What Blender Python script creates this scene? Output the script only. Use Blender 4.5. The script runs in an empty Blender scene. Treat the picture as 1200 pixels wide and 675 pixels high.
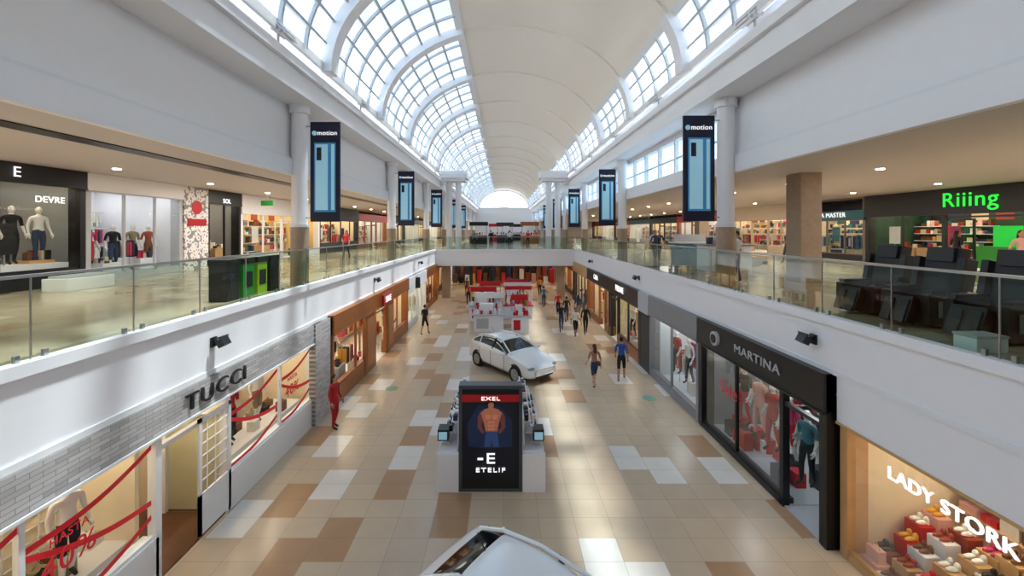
import bpy, bmesh, math, random
from mathutils import Vector, Matrix
random.seed(7)
sc = bpy.context.scene
R = math.radians

# ------------------------------------------------------------------ materials
def lin(h):
    h = h.lstrip('#'); out = []
    for i in (0, 2, 4):
        c = int(h[i:i+2], 16) / 255
        out.append(c / 12.92 if c <= .04045 else ((c + .055) / 1.055) ** 2.4)
    return tuple(out) + (1,)
MATS = {}
def M(name, col='#ffffff', rough=.6, metal=0., em=0., var=.06, scale=4., coat=0.):
    if name in MATS: return MATS[name]
    m = bpy.data.materials.new(name); m.use_nodes = True
    nt = m.node_tree; b = nt.nodes['Principled BSDF']; c = lin(col)
    tc = nt.nodes.new('ShaderNodeTexCoord'); no = nt.nodes.new('ShaderNodeTexNoise')
    no.inputs['Scale'].default_value = scale
    nt.links.new(tc.outputs['Object'], no.inputs['Vector'])
    mx = nt.nodes.new('ShaderNodeMixRGB')
    mx.inputs[1].default_value = c
    mx.inputs[2].default_value = tuple(x * (1 - 2 * var) for x in c[:3]) + (1,)
    nt.links.new(no.outputs['Fac'], mx.inputs[0])
    nt.links.new(mx.outputs[0], b.inputs['Base Color'])
    b.inputs['Roughness'].default_value = rough
    b.inputs['Metallic'].default_value = metal
    if coat: b.inputs['Coat Weight'].default_value = coat
    if em:
        b.inputs['Emission Color'].default_value = c
        b.inputs['Emission Strength'].default_value = em
    MATS[name] = m
    return m
def glassmat(name, tint='#ffffff', lo=.04, hi=.4, rough=.02):
    m = bpy.data.materials.new(name); m.use_nodes = True
    nt = m.node_tree; nt.nodes.clear()
    o = nt.nodes.new('ShaderNodeOutputMaterial'); t = nt.nodes.new('ShaderNodeBsdfTransparent')
    g = nt.nodes.new('ShaderNodeBsdfGlossy'); mx = nt.nodes.new('ShaderNodeMixShader')
    fr = nt.nodes.new('ShaderNodeLayerWeight'); fr.inputs[0].default_value = .2
    mp = nt.nodes.new('ShaderNodeMapRange'); mp.inputs['To Min'].default_value = lo; mp.inputs['To Max'].default_value = hi
    t.inputs[0].default_value = lin(tint); g.inputs['Roughness'].default_value = rough
    nt.links.new(fr.outputs['Fresnel'], mp.inputs['Value'])
    nt.links.new(mp.outputs[0], mx.inputs[0]); nt.links.new(t.outputs[0], mx.inputs[1]); nt.links.new(g.outputs[0], mx.inputs[2])
    nt.links.new(mx.outputs[0], o.inputs[0])
    return m
WHITE = M('white_plaster', '#f1f0f3', .55, var=.02)
WHITE2 = M('white_paint', '#ebebed', .5, var=.02)
CEIL = M('vault_ceiling', '#f5ece0', .7, var=.02)
GREY = M('grey_paint', '#8d8d90', .5)
LGREY = M('light_grey', '#bfc1c4', .5)
SOFF = M('soffit_grey', '#c6c3c0', .6, var=.02)
BLACK = M('black_paint', '#0c0c0e', .35)
DARK = M('dark_anthracite', '#232427', .45)
STEEL = M('brushed_steel', '#b5b9bb', .3, .9)
STONE = M('brown_travertine', '#b0987f', .4, var=.15, scale=8)
WOOD = M('cherry_wood', '#a9642f', .4, var=.2, scale=6)
WOOD2 = M('pale_wood', '#d3a670', .45, var=.12)
DKWOOD = M('dark_wood_floor', '#6b452c', .4, var=.2)
WARM = M('warm_interior', '#f0e0c2', .6)
COOL = M('cool_interior', '#e4ebee', .6)
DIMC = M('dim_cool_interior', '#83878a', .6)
RED = M('red_gloss', '#c8101c', .4)
REDT = M('red_tape', '#c8202c', .5, em=.12)
GREEN = M('green_plastic', '#2c9a3a', .4)
NEON = M('neon_green', '#20ef40', .4, em=1.)
NEOND = M('green_light_panel', '#1fae3c', .4, em=.6)
TEAL = M('teal_sign', '#12616c', .4)
SIGNW = M('white_lettering', '#ffffff', .4, em=.8)
SIGND = M('dark_lettering', '#262121', .4)
LAMP = M('lamp_panel', '#ffe9c8', .5, em=15)
LAMPC = M('lamp_panel_cool', '#f2f6fb', .5, em=12)
CARW = M('car_white_paint', '#f1f2f4', .22, coat=.8, var=.01)
CARG = M('car_glass', '#07090b', .1, coat=.1, var=0)
TYRE = M('tyre_rubber', '#141414', .8)
RIM = M('wheel_alloy', '#a9adb0', .3, .8)
LEATHER = M('black_leather', '#08080a', .4)
GREYPL = M('grey_plastic', '#1f2024', .4)
NAVY = M('navy_print', '#121433', .5)
CYAN = M('cyan_print', '#3f8fc4', .35, em=.1)  # both blue prints get slight emission, added to brighten the unlit banners
CYAN2 = M('pale_blue_print', '#a3d6ea', .35, em=.2)
GLASS = glassmat('shop_glass', '#f8fcfa', .02, .22)
RAIL = glassmat('railing_glass', '#d2e5dc', .02, .26)
SKYG = glassmat('skylight_glass', '#dcecf7', .02, .2)
PAL = [M('p%d' % i, c, .5) for i, c in enumerate(['#c81822', '#e8e2d8', '#1f2f58', '#dda233', '#6f4326', '#e3ada2', '#17171a', '#c03a68', '#3d7f90', '#f0efe9', '#94341f', '#cdbf9f'])]
FASH = [PAL[i] for i in (0, 1, 2, 6, 9, 4, 11)]
SHOES = [PAL[i] for i in (0, 4, 6, 5, 10, 3, 9, 7)]
BAGS = [PAL[i] for i in (0, 3, 5, 9, 11, 4, 1, 7)]

def floor_mat(name, cw, cl, base, white, brown, pw, pb, rough, dk=.94):
    m = bpy.data.materials.new(name); m.use_nodes = True
    nt = m.node_tree; N = nt.nodes.new; L = nt.links.new; b = nt.nodes['Principled BSDF']
    tc = N('ShaderNodeTexCoord'); sp = N('ShaderNodeSeparateXYZ'); L(tc.outputs['Object'], sp.inputs[0])
    def ma(op, a, v=None):
        n = N('ShaderNodeMath'); n.operation = op
        if hasattr(a, 'links'): L(a, n.inputs[0])
        else: n.inputs[0].default_value = a
        if v is not None:
            if hasattr(v, 'links'): L(v, n.inputs[1])
            else: n.inputs[1].default_value = v
        return n.outputs[0]
    xx = ma('DIVIDE', sp.outputs[0], cw); xf = ma('FLOOR', xx)
    off = ma('MULTIPLY', ma('MODULO', xf, 2.), .5)
    yy = ma('ADD', ma('DIVIDE', sp.outputs[1], cl), off); yf = ma('FLOOR', yy)
    cb = N('ShaderNodeCombineXYZ'); L(xf, cb.inputs[0]); L(yf, cb.inputs[1])
    wn = N('ShaderNodeTexWhiteNoise'); wn.noise_dimensions = '2D'; L(cb.outputs[0], wn.inputs['Vector'])
    cr = N('ShaderNodeValToRGB'); cr.color_ramp.interpolation = 'CONSTANT'
    e = cr.color_ramp.elements
    e[0].position = 0; e[0].color = lin(base)
    e[1].position = 1 - pw; e[1].color = lin(white)
    n1 = e.new(1 - pw - pb); n1.color = lin(brown)
    n2 = e.new((1 - pw - pb) * .6); n2.color = tuple(x * dk for x in lin(base)[:3]) + (1,)
    L(wn.outputs['Value'], cr.inputs[0])
    def edge(v, w):
        f = ma('FRACT', v); a = ma('LESS_THAN', f, w); c = ma('GREATER_THAN', f, 1 - w); return ma('MAXIMUM', a, c)
    g = ma('MAXIMUM', edge(xx, .008), edge(ma('MULTIPLY', yy, 2.), .010))
    no = N('ShaderNodeTexNoise'); no.inputs['Scale'].default_value = 2.2; L(tc.outputs['Object'], no.inputs['Vector'])
    m1 = N('ShaderNodeMixRGB'); m1.blend_type = 'MULTIPLY'; m1.inputs[0].default_value = .16
    L(cr.outputs[0], m1.inputs[1]); L(no.outputs['Fac'], m1.inputs[2])
    m2 = N('ShaderNodeMixRGB'); L(ma('MULTIPLY', g, .4), m2.inputs[0]); L(m1.outputs[0], m2.inputs[1]); m2.inputs[2].default_value = lin('#7d6a58')
    L(m2.outputs[0], b.inputs['Base Color']); b.inputs['Roughness'].default_value = rough
    return m
FLOOR = floor_mat('floor_tiles', .74, 1.16, '#d8c2a6', '#f1ebe1', '#bb9570', .15, .10, .24)
UFLOOR = floor_mat('gallery_floor_tiles', .6, .6, '#c4ae94', '#d6c6ae', '#b59b7e', .1, .1, .16)

def brick_mat():
    m = bpy.data.materials.new('split_stone_cladding'); m.use_nodes = True
    nt = m.node_tree; N = nt.nodes.new; L = nt.links.new; b = nt.nodes['Principled BSDF']
    tc = N('ShaderNodeTexCoord'); sp = N('ShaderNodeSeparateXYZ'); cb = N('ShaderNodeCombineXYZ')
    L(tc.outputs['Object'], sp.inputs[0]); L(sp.outputs[1], cb.inputs[0]); L(sp.outputs[2], cb.inputs[1])
    br = N('ShaderNodeTexBrick'); br.inputs['Scale'].default_value = 1.
    br.inputs['Brick Width'].default_value = .3; br.inputs['Row Height'].default_value = .07; br.inputs['Mortar Size'].default_value = .004
    br.inputs['Color1'].default_value = lin('#c6c2c0'); br.inputs['Color2'].default_value = lin('#a7a2a0'); br.inputs['Mortar'].default_value = lin('#817c79')
    L(cb.outputs[0], br.inputs['Vector']); L(br.outputs['Color'], b.inputs['Base Color'])
    bp = N('ShaderNodeBump'); bp.inputs['Strength'].default_value = .4; bp.inputs['Distance'].default_value = .02
    L(br.outputs['Color'], bp.inputs['Height']); L(bp.outputs[0], b.inputs['Normal']); b.inputs['Roughness'].default_value = .8
    return m
BRICK = brick_mat()
def pattern_mat():
    m = bpy.data.materials.new('red_pattern_poster'); m.use_nodes = True
    nt = m.node_tree; N = nt.nodes.new; L = nt.links.new; b = nt.nodes['Principled BSDF']
    tc = N('ShaderNodeTexCoord'); v = N('ShaderNodeTexVoronoi'); v.inputs['Scale'].default_value = 5.5
    L(tc.outputs['Object'], v.inputs['Vector']); cr = N('ShaderNodeValToRGB'); cr.color_ramp.interpolation = 'CONSTANT'
    e = cr.color_ramp.elements; e[0].color = lin('#9a9aa4'); e[1].position = .25; e[1].color = lin('#efe9e6'); n = e.new(.62); n.color = lin('#8a8a92')
    L(v.outputs['Distance'], cr.inputs[0]); L(cr.outputs[0], b.inputs['Base Color'])
    return m
PATT = pattern_mat()

# ------------------------------------------------------------------ mesh builder
class MB:
    def __init__(s): s.v = []; s.f = []; s.m = []; s.mats = []
    def mi(s, mat):
        if mat not in s.mats: s.mats.append(mat)
        return s.mats.index(mat)
    def add(s, vs, fs, mat):
        o = len(s.v); s.v += [tuple(p) for p in vs]; k = s.mi(mat)
        for f in fs: s.f.append([o + i for i in f]); s.m.append(k)
    def box(s, x0, x1, y0, y1, z0, z1, mat):
        x0, x1 = min(x0, x1), max(x0, x1); y0, y1 = min(y0, y1), max(y0, y1); z0, z1 = min(z0, z1), max(z0, z1)
        v = [(x0, y0, z0), (x1, y0, z0), (x1, y1, z0), (x0, y1, z0), (x0, y0, z1), (x1, y0, z1), (x1, y1, z1), (x0, y1, z1)]
        s.add(v, [(0, 3, 2, 1), (4, 5, 6, 7), (0, 1, 5, 4), (1, 2, 6, 5), (2, 3, 7, 6), (3, 0, 4, 7)], mat)
    def rbox(s, c, size, rot, mat):
        mt = Matrix.Rotation(rot[2], 3, 'Z') @ Matrix.Rotation(rot[1], 3, 'Y') @ Matrix.Rotation(rot[0], 3, 'X')
        hx, hy, hz = [q / 2 for q in size]; c = Vector(c)
        v = [c + mt @ Vector(p) for p in [(-hx, -hy, -hz), (hx, -hy, -hz), (hx, hy, -hz), (-hx, hy, -hz), (-hx, -hy, hz), (hx, -hy, hz), (hx, hy, hz), (-hx, hy, hz)]]
        s.add(v, [(0, 3, 2, 1), (4, 5, 6, 7), (0, 1, 5, 4), (1, 2, 6, 5), (2, 3, 7, 6), (3, 0, 4, 7)], mat)
    def poly(s, pts, mat): s.add(pts, [tuple(range(len(pts)))], mat)
    def tube(s, pts, rs, mat, n=12, cap=True):
        pts = [Vector(p) for p in pts]
        if not hasattr(rs, '__len__'): rs = [rs] * len(pts)
        vs = []; fs = []; up = None
        for i, p in enumerate(pts):
            d = (pts[min(i + 1, len(pts) - 1)] - pts[max(i - 1, 0)]).normalized()
            if up is None: up = Vector((0, 0, 1)) if abs(d.z) < .9 else Vector((0, 1, 0))
            a = d.cross(up).normalized(); bb = a.cross(d).normalized(); up = bb
            for k in range(n):
                t = 2 * math.pi * k / n; vs.append(p + (a * math.cos(t) + bb * math.sin(t)) * rs[i])
        for i in range(len(pts) - 1):
            for k in range(n):
                k2 = (k + 1) % n; fs.append((i * n + k, i * n + k2, (i + 1) * n + k2, (i + 1) * n + k))
        if cap: fs.append(tuple(range(n))[::-1]); fs.append(tuple(range((len(pts) - 1) * n, len(pts) * n)))
        s.add(vs, fs, mat)
    def cyl(s, cx, cy, z0, z1, r, mat, n=24, r2=None): s.tube([(cx, cy, z0), (cx, cy, z1)], [r, r if r2 is None else r2], mat, n)
    def sph(s, c, r, mat, n=10, k=7):
        if not hasattr(r, '__len__'): r = (r, r, r)
        vs = [(c[0], c[1], c[2] - r[2])]; fs = []
        for i in range(1, k):
            p = -math.pi / 2 + math.pi * i / k
            for j in range(n):
                t = 2 * math.pi * j / n; vs.append((c[0] + r[0] * math.cos(p) * math.cos(t), c[1] + r[1] * math.cos(p) * math.sin(t), c[2] + r[2] * math.sin(p)))
        vs.append((c[0], c[1], c[2] + r[2])); e = len(vs) - 1
        for j in range(n):
            fs.append((0, 1 + (j + 1) % n, 1 + j)); fs.append((e, e - n + j, e - n + (j + 1) % n))
        for i in range(k - 2):
            for j in range(n):
                a = 1 + i * n + j; b = 1 + i * n + (j + 1) % n; fs.append((a, b, b + n, a + n))
        s.add(vs, fs, mat)
    def mesh(s, name, smooth=False):
        me = bpy.data.meshes.new(name); me.from_pydata(s.v, [], s.f)
        for m in s.mats: me.materials.append(m)
        me.polygons.foreach_set('material_index', s.m)
        if smooth: me.polygons.foreach_set('use_smooth', [True] * len(me.polygons))
        me.update(); return me
    def build(s, name, parent=None, loc=(0, 0, 0), rz=0, smooth=False, bevel=0, seg=2, sub=0):
        ob = bpy.data.objects.new(name, s.mesh(name, smooth)); sc.collection.objects.link(ob)
        ob.location = loc; ob.rotation_euler = (0, 0, rz)
        if parent: ob.parent = parent
        if bevel:
            b = ob.modifiers.new('bevel', 'BEVEL'); b.width = bevel; b.segments = seg; b.limit_method = 'ANGLE'
        if sub:
            b = ob.modifiers.new('sub', 'SUBSURF'); b.levels = sub; b.render_levels = sub
        return ob
def empty(name, loc=(0, 0, 0), rz=0):
    e = bpy.data.objects.new(name, None); sc.collection.objects.link(e); e.location = loc; e.rotation_euler = (0, 0, rz); e.empty_display_size = .2
    return e
def text(body, loc, rot, size, mat, parent=None, name='lettering', ext=.01, sx=1., sp=1.08):
    cu = bpy.data.curves.new(name, 'FONT'); cu.body = body; cu.size = size; cu.extrude = ext; cu.align_x = 'CENTER'; cu.align_y = 'CENTER'
    cu.materials.append(mat); cu.space_character = sp
    o = bpy.data.objects.new(name, cu); sc.collection.objects.link(o); o.location = loc; o.rotation_euler = rot; o.scale = (sx, 1, 1)
    if parent: o.parent = parent
    return o
ROT_L = (R(90), 0, R(90)); ROT_R = (R(90), 0, R(-90)); ROT_F = (R(90), 0, 0)

# ------------------------------------------------------------------ people
SKINM = [M('skin_a', '#c08a68', .5), M('skin_b', '#a06c4c', .5), M('skin_c', '#d3a283', .5)]
HAIRM = [M('hair_dark', '#1c130e', .6), M('hair_brown', '#40281a', .6)]
EYE = M('eye_dark', '#15100e', .2); LIP = M('lips', '#8f4a42', .5); SHOE = M('shoe_dark', '#222224', .6); SHOEW = M('shoe_white', '#dcdcdc', .6)
MANQ = M('mannequin_white', '#e2dfd9', .35)
def segdist(p, a, b):
    ab = b - a; t = max(0, min(1, (p - a).dot(ab) / max(ab.length_squared, 1e-9))); return (p - (a + ab * t)).length
def person(name, loc, heading, h=1.7, shirt=None, pants=None, long=False, sleeve=False, hair=0, longhair=False, stride=.22, arm=0., skin=0, manq=False, bag=None, armup=0):
    shirt = shirt or random.choice(FASH); pants = pants or PAL[2]
    sk = MANQ if manq else SKINM[skin]; hr = HAIRM[hair]
    J = {}; rad = {}
    def j(n, p, r): J[n] = Vector(p); rad[n] = r
    st = stride
    j('pelvis', (0, 0, .95), (.135, .10)); j('waist', (0, 0, 1.08), (.118, .088)); j('chest', (0, .005, 1.27), (.145, .10)); j('upch', (0, 0, 1.38), (.115, .08))
    j('neck', (0, 0, 1.47), (.05, .05)); j('hb', (0, .01, 1.55), (.05, .05))
    for sd, nm in ((-1, 'l'), (1, 'r')):
        f = st * sd
        j('sh' + nm, (.175 * sd, 0, 1.385), (.056, .056))
        if armup and sd > 0:
            j('el' + nm, (.24 * sd, .12, 1.17), (.042, .042)); j('wr' + nm, (.17 * sd, .36, 1.22), (.028, .028))
        else:
            j('el' + nm, (.225 * sd, -.35 * f - .03, 1.12), (.042, .042)); j('wr' + nm, (.24 * sd, -.75 * f + .08 + arm, .885), (.028, .028))
        j('hp' + nm, (.09 * sd, 0, .88), (.095, .095)); j('kn' + nm, (.095 * sd, f * .55 + .03, .49), (.062, .062))
        bk = -.06 if f < 0 else 0
        j('an' + nm, (.095 * sd, f * 1.0 + bk, .09 if f >= 0 else .12), (.04, .04)); j('to' + nm, (.1 * sd, f * 1.0 + bk + .16, .035), (.035, .03))
    names = list(J)
    E = [('pelvis', 'waist', 't'), ('waist', 'chest', 't'), ('chest', 'upch', 't'), ('upch', 'neck', 't'), ('neck', 'hb', 's')]
    for nm in 'lr':
        E += [('upch', 'sh' + nm, 't'), ('sh' + nm, 'el' + nm, 'ua'), ('el' + nm, 'wr' + nm, 'fa'), ('pelvis', 'hp' + nm, 'p'), ('hp' + nm, 'kn' + nm, 'p'), ('kn' + nm, 'an' + nm, 'c'), ('an' + nm, 'to' + nm, 'f')]
    me = bpy.data.meshes.new('tmp'); me.from_pydata([J[n] for n in names], [(names.index(a), names.index(b)) for a, b, _ in E], [])
    ob = bpy.data.objects.new('tmp', me); sc.collection.objects.link(ob)
    ob.modifiers.new('Skin', 'SKIN')
    if not me.skin_vertices:
        bpy.context.view_layer.objects.active = ob; bpy.ops.mesh.customdata_skin_add()
    for i, n in enumerate(names):
        me.skin_vertices[0].data[i].radius = rad[n]; me.skin_vertices[0].data[i].use_root = (n == 'pelvis')
    s2 = ob.modifiers.new('Sub', 'SUBSURF'); s2.levels = 1
    dg = bpy.context.evaluated_depsgraph_get(); ev = bpy.data.meshes.new_from_object(ob.evaluated_get(dg))
    B = MB(); vs = [v.co.copy() for v in ev.vertices]
    col = {'t': shirt, 's': sk, 'ua': shirt, 'fa': shirt if sleeve else sk, 'p': pants, 'c': pants if long else sk, 'f': SHOE if skin != 1 else SHOEW}
    groups = {}
    for p in ev.polygons:
        c = p.center; best = min(E, key=lambda e: segdist(c, J[e[0]], J[e[1]]))[2]
        if best == 't' and c.z < 1.0: best = 'p'
        if best == 't' and c.z > 1.455: best = 's'
        groups.setdefault(best, []).append(tuple(p.vertices))
    B.v = [tuple(v) for v in vs]
    for g, fs in groups.items():
        k = B.mi(col[g])
        for f in fs: B.f.append(list(f)); B.m.append(k)
    bpy.data.objects.remove(ob); bpy.data.meshes.remove(me); bpy.data.meshes.remove(ev)
    B.sph((0, .015, 1.6), (.074, .092, .112), sk, 14, 10)
    if not manq:
        B.sph((0, -.012, 1.628), (.081, .096, .1), hr, 14, 9)
        if longhair: B.sph((0, -.065, 1.5), (.08, .045, .17), hr, 12, 8)
        for sd in (-1, 1):
            B.sph((.03 * sd, .096, 1.606), (.012, .008, .007), EYE, 6, 4)
            B.sph((.075 * sd, .01, 1.595), (.012, .022, .032), sk, 8, 5)
        B.sph((0, .096, 1.545), (.026, .01, .008), LIP, 8, 4)
    B.sph((0, .108, 1.58), (.012, .018, .026), sk, 8, 5)
    for sd, nm in ((-1, 'l'), (1, 'r')):
        w = J['wr' + nm]; d = (w - J['el' + nm]).normalized(); side = Vector((0, 1, 0)) if abs(d.y) < .8 else Vector((0, 0, 1))
        side = (side - d * side.dot(d)).normalized(); inn = Vector((-sd, 0, 0))
        B.tube([w - d * .02, w + d * .03, w + d * .085], [.027, .036, .034], sk, 8)
        for q, ln in ((-.027, .062), (-.009, .078), (.009, .083), (.026, .072)):
            a = w + d * .08 + side * q; b = a + d * ln * .55 + inn * .006; c2 = b + d * ln * .4 + inn * .02
            B.tube([a, b, c2], [.009, .0085, .007], sk, 6)
        a = w + d * .03 + side * .03; b = a + d * .03 + side * .025 + inn * .01; c2 = b + d * .032 + side * .004 + inn * .01
        B.tube([a, b, c2], [.012, .01, .008], sk, 6)
    if bag:
        B.tube([(-.14, .09, 1.4), (.02, .13, 1.22), (.17, .09, 1.0)], .012, bag, 6); B.sph((.2, 0, .92), (.06, .14, .11), bag, 10, 7)
    k = h / 1.71
    B.v = [(x * k, y * k, z * k) for x, y, z in B.v]
    return B.build(name, loc=loc, rz=heading, smooth=True)
def toward(dx, dy): return math.atan2(-dx, dy)

AW = toward(0, 1); TO = toward(0, -1)
BLUE = M('blue_tshirt', '#2453a8', .7); TAN = M('tan_top', '#a8745c', .7); DNM = M('denim', '#2b3a57', .8); BLK = M('black_cloth', '#17181c', .8); WHC = M('white_cloth', '#e6e4e0', .8); REDC = M('red_cloth', '#b0141c', .7); KHA = M('khaki', '#8d8063', .8)
P = [
 ('walking_woman', (3.55, 16.0, 0), toward(-.2, 1), dict(h=1.66, shirt=TAN, pants=DNM, longhair=True, hair=1, skin=2, bag=PAL[4])),
 ('walking_man', (4.78, 16.6, 0), toward(.35, 1), dict(h=1.78, shirt=BLUE, pants=BLK, arm=.05)),
 ('pedestrian', (3.5, 24.8, 0), TO, dict(shirt=BLK, pants=DNM, long=True)),
 ('pedestrian', (4.1, 23.3, 0), toward(.2, -1), dict(shirt=WHC, pants=BLK, skin=1)),
 ('pedestrian', (4.85, 24.2, 0), TO, dict(shirt=BLK, pants=BLK, long=True, sleeve=True)),
 ('pedestrian', (5.1, 27.9, 0), AW, dict(shirt=PAL[2], pants=KHA, longhair=True)),
 ('pedestrian', (4.2, 27.3, 0), AW, dict(shirt=BLK, pants=DNM, long=True)),
 ('pedestrian', (3.9, 29.2, 0), TO, dict(shirt=PAL[0], pants=BLK, long=True)),
 ('pedestrian', (3.2, 32.5, 0), AW, dict(shirt=PAL[8], pants=DNM, long=True)),
 ('pedestrian', (-4.6, 24.0, 0), toward(.4, 1), dict(h=1.75, shirt=BLK, pants=BLK, skin=2)),
 ('woman_in_red', (-5.2, 12.6, 0), toward(1, -.2), dict(h=1.66, shirt=REDC, pants=REDC, long=True, sleeve=True, stride=.02, longhair=True)),
 ('pedestrian', (-2.9, 34, 0), TO, dict(shirt=PAL[0], pants=BLK, long=True)),
 ('pedestrian', (-1.9, 36, 0), AW, dict(shirt=PAL[0], pants=BLK)),
 ('pedestrian', (.6, 37, 0), TO, dict(shirt=WHC, pants=DNM, long=True)),
 ('pedestrian', (1.4, 35.4, 0), TO, dict(shirt=BLK, pants=BLK, long=True)),
 ('pedestrian', (3.4, 38.4, 0), AW, dict(shirt=PAL[3], pants=BLK, long=True)),
 ('pedestrian', (-3.4, 38, 0), AW, dict(shirt=PAL[4], pants=BLK, long=True)),
 ('pedestrian', (14.8, 21.3, 4.4), toward(-1, -.3), dict(h=1.74, shirt=PAL[2], pants=BLK, long=True)),
 ('shop_customer', (18.6, 16.8, 4.4), toward(1, 0), dict(h=1.68, shirt=BLK, pants=DNM, long=True, stride=.04, longhair=True)),
 ('shop_customer', (17.2, 13.6, 4.4), toward(-.3, -1), dict(shirt=PAL[5], pants=BLK, longhair=True)),
 ('visitor_at_railing', (7.5, 13.2, 4.4), toward(-1, 0), dict(h=1.68, shirt=PAL[1], pants=DNM, long=True, stride=.03, armup=1)),
 ('pedestrian', (8.4, 22.6, 4.4), TO, dict(shirt=PAL[2], pants=BLK, long=True)),
 ('pedestrian', (9.3, 25.3, 4.4), TO, dict(shirt=WHC, pants=DNM, long=True, longhair=True)),
 ('pedestrian', (8.9, 23.4, 4.4), TO, dict(shirt=BLK, pants=BLK, long=True)),
 ('pedestrian', (-9.4, 24.5, 4.4), TO, dict(shirt=PAL[0], pants=DNM, long=True, longhair=True)),
 ('pedestrian', (-1.2, 39, 4.4), TO, dict(shirt=BLK, pants=BLK, long=True)),
 ('pedestrian', (.6, 41, 4.4), AW, dict(shirt=WHC, pants=BLK, long=True)),
 ('pedestrian', (2.4, 40, 4.4), TO, dict(shirt=PAL[0], pants=BLK, long=True)),
 ('pedestrian', (-3, 43, 4.4), TO, dict(shirt=PAL[8], pants=BLK, long=True)),
]
for n, l, hd, kw in P: person(n, l, hd, **kw)
W_ = toward(1, -.3); E_ = toward(-1, -.3)
MQ = [((-14.3, 11.9, 5.1), W_, BLK, BLK), ((-14.3, 12.6, 5.1), W_, WHC, DNM), ((-14.3, 11.3, 5.1), W_, REDC, KHA),
      ((-14.3, 15.0, 4.6), W_, BLK, DNM), ((-14.4, 15.9, 4.6), W_, KHA, BLK), ((-14.4, 16.6, 4.6), W_, PAL[10], PAL[4]), ((-14.4, 14.2, 4.6), W_, PAL[7], BLK),
      ((6.85, 9.8, .5), E_, PAL[7], REDC), ((6.85, 10.4, .5), E_, REDC, REDC), ((6.95, 11.1, .5), E_, PAL[5], PAL[5]), ((6.95, 11.8, .5), E_, BLK, REDC), ((7.1, 8.6, .25), E_, PAL[7], PAL[8]), ((6.9, 9.3, .3), E_, PAL[8], BLK),
      ((6.9, 13.9, .4), E_, BLUE, BLK), ((6.9, 15.2, .4), E_, WHC, DNM), ((6.9, 16.3, .4), E_, REDC, BLK), ((-6.9, 16.6, .7), W_, WHC, BLK), ((-6.6, 6.2, .8), W_, WHC, BLK), ((-6.8, 11.3, .8), W_, WHC, KHA), ((-6.8, 10.2, .8), W_, REDC, BLK),
      ((6.9, 20.3, .4), E_, BLK, BLK), ((6.9, 21.8, .4), E_, WHC, BLK), ((6.9, 28.0, .4), E_, REDC, BLK), ((-6.8, 23.2, .6), W_, BLK, KHA)]
for l, hd, a, b in MQ: person('mannequin', l, hd, h=1.72 if l[2] > 4 or l[2] < .6 else 1.55, shirt=a, pants=b, manq=True, stride=.05, long=random.random() < .5, skin=0)

# ------------------------------------------------------------------ shell
Y0, Y1 = -8, 92
XL, XR = -6.0, 6.3
B = MB(); B.box(-11, 11, Y0, Y1, -.2, 0, FLOOR); B.build('floor')
B = MB(); B.box(-18, XL - .12, Y0, Y1, 4.0, 4.4, UFLOOR); B.build('floor_gallery_left')
B = MB(); B.box(XR + .12, 24, Y0, Y1, 4.0, 4.4, UFLOOR); B.build('floor_gallery_right')
B = MB(); B.box(XL - .12, XR + .12, 36.12, Y1, 4.0, 4.4, UFLOOR); B.box(XL, XR, 36.0, 36.25, 3.0, 4.38, WHITE); B.box(XL, XR, 35.92, 36.12, 4.26, 4.44, WHITE); B.box(XL, XR, 36.25, 46, 2.95, 3.1, WHITE2); B.build('floor_bridge')
B = MB(); B.box(XL, XR, Y0, -.9, 4.0, 4.4, UFLOOR); B.build('floor_viewing_bridge')
for s, xe, zb, nm in ((-1, XL, 3.15, 'left'), (1, XR, 3.35, 'right')):
    B = MB(); B.box(xe, xe + s * .35, Y0, 36, zb, 3.99, WHITE); B.box(xe, xe + s * .11, Y0, 36, 3.99, 4.38, WHITE); B.box(xe - s * .07, xe + s * .11, Y0, 36, 4.28, 4.45, WHITE); B.box(xe - s * .03, xe, Y0, 36, zb, zb + .1, WHITE2)
    B.box(xe + s * .35, xe + s * 4.6, Y0, 92, 3.1, 3.98, WHITE2); B.build('trim_balcony_' + nm)
for s, xw, nm, xo in ((-1, -6.7, 'left', -18), (1, 6.95, 'right', 24)):
    B = MB()
    if s < 0:
        B.box(xw, xw - .3, Y0, Y1, 7.95, 10.2, WHITE)
    else:
        B.box(xw, xw + .3, Y0, 13.2, 7.95, 10.2, WHITE); B.box(xw, xw + .3, 13.2, Y1, 7.95, 8.3, WHITE)
        B.box(xw, xw + .3, 13.2, Y1, 9.75, 10.2, WHITE)
        y = 13.2
        while y < Y1: B.box(xw + .05, xw + .2, y, y + .12, 8.3, 9.75, WHITE2); y += 1.75
        B.box(xw + .08, xw + .16, 13.2, Y1, 9.0, 9.06, WHITE2)
    B.box(xw - s * .16, xw, Y0, Y1, 7.82, 8.32, WHITE); B.box(xw - s * .06, xw, Y0, Y1, 8.32, 8.42, WHITE2)
    B.build('wall_%s_clerestory' % nm)
    B = MB(); B.box(xw + s * .3, xo, Y0, Y1, 7.98, 8.2, SOFF); B.build('ceiling_gallery_' + nm)
    B = MB(); B.box(xo, xo + s * .2, Y0, Y1, 0, 8.2, WHITE2); B.build('wall_' + nm)
    xb = -5.8 if s < 0 else 6.0
    B = MB(); B.box(xb, xw + s * .3, Y0, Y1, 10.0, 10.75, WHITE); B.box(xb - s * .14, xw, Y0, Y1, 10.6, 10.85, WHITE); B.box(xb + s * .05, xw, Y0, Y1, 10.85, 11.2, WHITE)
    B.build('trim_ledge_' + nm)
B = MB(); B.box(7.02, 7.05, 13.2, Y1, 8.3, 9.75, SKYG); B.build('window_clerestory')
B = MB(); B.box(-18, 24, Y1, Y1 + .3, 0, 11.1, WHITE); B.build('wall_back')
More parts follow.
